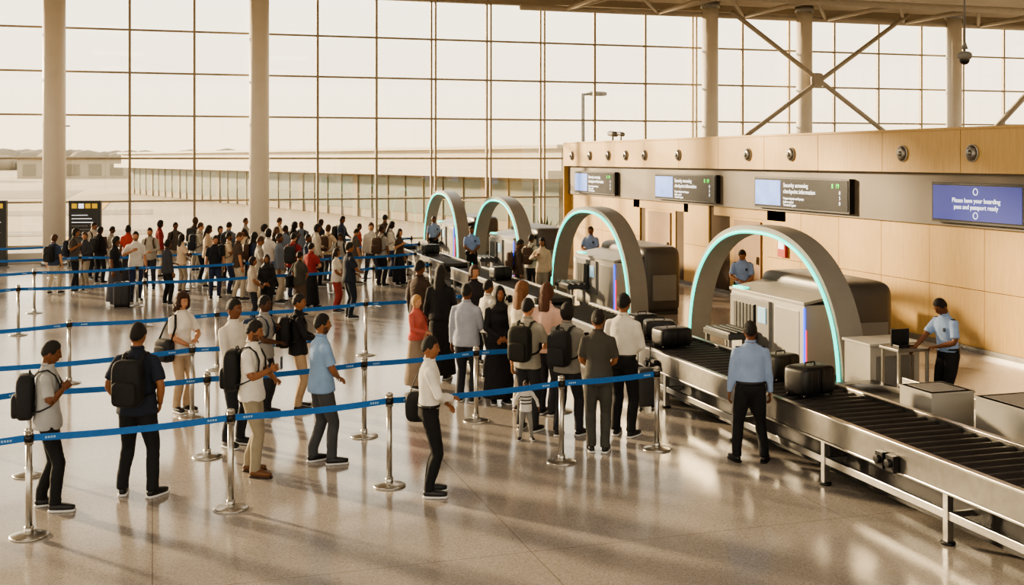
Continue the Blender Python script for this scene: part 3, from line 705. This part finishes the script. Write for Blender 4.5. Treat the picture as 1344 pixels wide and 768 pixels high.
# ------------------------------------------------------------------ information totems, plant
def totem(u, v):
    p = spot(u, v); b = B(); box(b, -.52, .52, -.09, .09, 0, 2.28, 0)
    for k in range(4): box(b, -.42+k*.22, -.25+k*.22, -.1, -.09, 2.02, 2.18, 1 if k != 1 else 2)
    for k in range(8): box(b, -.42, .1+.25*((k*7) % 3)/2, -.1, -.09, 1.78-k*.12, 1.80-k*.12, 2 if k < 3 else 3)
    box(b, -.55, .55, -.16, .16, 0, .06, 3)
    b.obj('information_totem', [black, M('sign_yellow', '#e0b52c', .5, emit=.4), wt, midgrey], (p.x, p.y, 0), -TH*.6)
totem(112, 352); totem(-12, 352)
b = B(); tube(b, [(0, 0, 0), (0, 0, .5)], [.22, .30], 0, 20); cyl(b, 0, 0, .5, .52, .27, 2)
r2 = random.Random(3)
for k in range(70):
    a = r2.uniform(0, 2*pi); t = r2.uniform(.2, 1.2); L = r2.uniform(.6, 1.1)
    d = Vector((cos(a)*sin(t), sin(a)*sin(t), cos(t))); m = Vector((0, 0, .55))+d*L*.6+Vector((0, 0, .1)); e = m+d*L*.5-Vector((0, 0, .12))
    tube(b, [(0, 0, .5), tuple(m), tuple(e)], [(.01, .004), (.05, .004), (.004, .002)], 1, 6, (0, 0, 1))
b.obj('potted_plant', [midgrey, M('leaf_green', '#3c4a22', .6, 0, .3, 5), black], (13.2, 38.0, 0))

# ------------------------------------------------------------------ outdoors
b = B(); box(b, -600, 900, -60, 1500, -.4, -.22); b.obj('apron_ground', [M('concrete_apron', '#9c8b70', .9, 0, .14, .05)])
b = B()
for y0, y1, mi in ((62, 66, 0), (84, 92, 0), (120, 150, 0)): box(b, -200, 0 if y0 < 100 else -8, y0, y1, -.22, -.20, mi)
for y0 in (64,):
    for k in range(24): box(b, -100+k*4, -98+k*4, y0-.08, y0+.08, -.20, -.19, 1)
box(b, -4, -3.6, 50, 110, -.20, -.185, 2)
b.obj('service_road', [M('asphalt_pale', '#7a6d59', .9, 0, .1, .3), plaster, M('yellow_marking', '#b58a38', .8)])
# long low neighbouring terminal with a flat white canopy, haze mixed into its colours
A0 = Vector((-2.5, 135, 0)); A1 = Vector((19.5, 54, 0)); d = (A1-A0); L = d.length
b = B(); box(b, 0, L, 0, 14, -.2, 2.7, 0)
box(b, -1, L+1, -1.4, 15, 2.7, 3.1, 1); box(b, -1, L+1, -.6, 15, 3.1, 4.2, 1); box(b, -1.2, L+1.2, -1.0, 15.2, 4.2, 4.38, 1)
box(b, 0, L, -.04, 0, .35, 2.5, 2)
k = 0.
while k < L:
    box(b, k-.05, k+.05, -.10, 0, -.2, 2.7, 0); k += 2.4
    if int(k/2.4) % 4 == 0: box(b, k-.35, k+.35, -.12, 0, -.2, 2.7, 0)
for z in (1.3,): box(b, 0, L, -.08, 0, z-.03, z+.03, 0)
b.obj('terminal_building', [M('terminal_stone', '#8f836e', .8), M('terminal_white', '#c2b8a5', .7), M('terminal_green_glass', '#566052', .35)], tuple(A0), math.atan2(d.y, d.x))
b = B()
for x, y, w, dd, h in ((-62, 215, 30, 15, 4), (-25, 240, 24, 12, 3.6), (-110, 260, 40, 12, 4), (-150, 180, 50, 12, 4)):
    box(b, x, x+w, y, y+dd, -.2, h, 0); box(b, x-.5, x+w+.5, y-.5, y+dd+.5, h, h+.5, 1)
    for k in range(int(w/4)): box(b, x+1+k*4, x+3.4+k*4, y-.1, y, .3, 2.6, 2)
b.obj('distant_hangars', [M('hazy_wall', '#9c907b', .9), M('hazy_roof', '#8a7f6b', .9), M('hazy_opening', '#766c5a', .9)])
b = B(); r3 = random.Random(5)
for k in range(1100):
    x = -300+k*.85+r3.uniform(-3, 3); y = 430+r3.uniform(-25, 60); s = r3.uniform(3, 7)
    sup(b, (x, y, s*.4), (s*2.2, s*1.8, s*1.3), 0, 1, 7, 5)
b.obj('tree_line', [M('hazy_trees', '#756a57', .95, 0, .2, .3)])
def pole(x, y, h, arm=1.0):
    b = B(); tube(b, [(0, 0, -.2), (0, 0, h)], [.11, .08], 0, 12); tube(b, [(0, 0, h-.05), (arm*.5, 0, h)], [.06, .06], 0, 8, (0, 0, 1)); sup(b, (arm*.75, 0, h), (.9, .4, .22), 0, .5)
    b.obj('street_lamp', [M('lamp_grey', '#4e483e', .5)], (x, y, 0))
pole(19.6, 51, 6.8)
pole(-34, 190, 9); pole(-14, 200, 9); pole(-70, 200, 10)
p = spot(28, 345); pole(p.x-2.0, 51, 2.4, .01)

# ------------------------------------------------------------------ fill light panels, added at the ceiling to brighten the hall
for x in (-14, -2, 8):
    for y in (2, 14, 28):
        b = B(); box(b, -1.6, 1.6, -1.6, 1.6, 0, .08, 0); o = b.obj('fill_light_panel', [M('fill_panel_body', '#e6e2da', .6)], (x, y, ZC-.09))
        l = bpy.data.lights.new('lamp', 'AREA'); l.shape = 'SQUARE'; l.size = 3; l.energy = 130; l.color = (1, .88, .72)
        lo = bpy.data.objects.new('lamp', l); bpy.context.scene.collection.objects.link(lo); lo.parent = o; lo.location = (0, 0, -.02)

# ------------------------------------------------------------------ light, sky, camera
s = bpy.data.lights.new('sun', 'SUN'); s.energy = 14; s.angle = radians(3.0); s.color = (1, .76, .47)
so = bpy.data.objects.new('sun', s); bpy.context.scene.collection.objects.link(so)
sd = Vector((-.60, .78, .21)); so.rotation_euler = sd.to_track_quat('Z', 'Y').to_euler()
w = bpy.data.worlds.new('world'); bpy.context.scene.world = w; w.use_nodes = True; nt = w.node_tree
bg = nt.nodes['Background']; tc = nt.nodes.new('ShaderNodeTexCoord'); sp = nt.nodes.new('ShaderNodeSeparateXYZ'); cr = nt.nodes.new('ShaderNodeValToRGB')
nt.links.new(tc.outputs['Generated'], sp.inputs[0]); nt.links.new(sp.outputs[2], cr.inputs[0]); nt.links.new(cr.outputs[0], bg.inputs[0])
e = cr.color_ramp.elements; e[0].position = 0; e[0].color = (1, .80, .53, 1); e[1].position = .5; e[1].color = (.97, .92, .85, 1)
k = e.new(.14); k.color = (1, .91, .75, 1)
bg.inputs[1].default_value = 3.1
cam = bpy.data.cameras.new('camera'); co = bpy.data.objects.new('camera', cam); bpy.context.scene.collection.objects.link(co)
co.location = (0, 0, H); co.rotation_euler = (pi/2, 0, -TH); cam.sensor_width = 36; cam.lens = F/1344*36; cam.shift_y = -(384-HOR)/1344; cam.clip_end = 3000
bpy.context.scene.camera = co
try:
    bpy.context.scene.view_settings.view_transform = 'AgX'; bpy.context.scene.view_settings.look = 'AgX - Medium High Contrast'
except Exception as ex: print(ex)
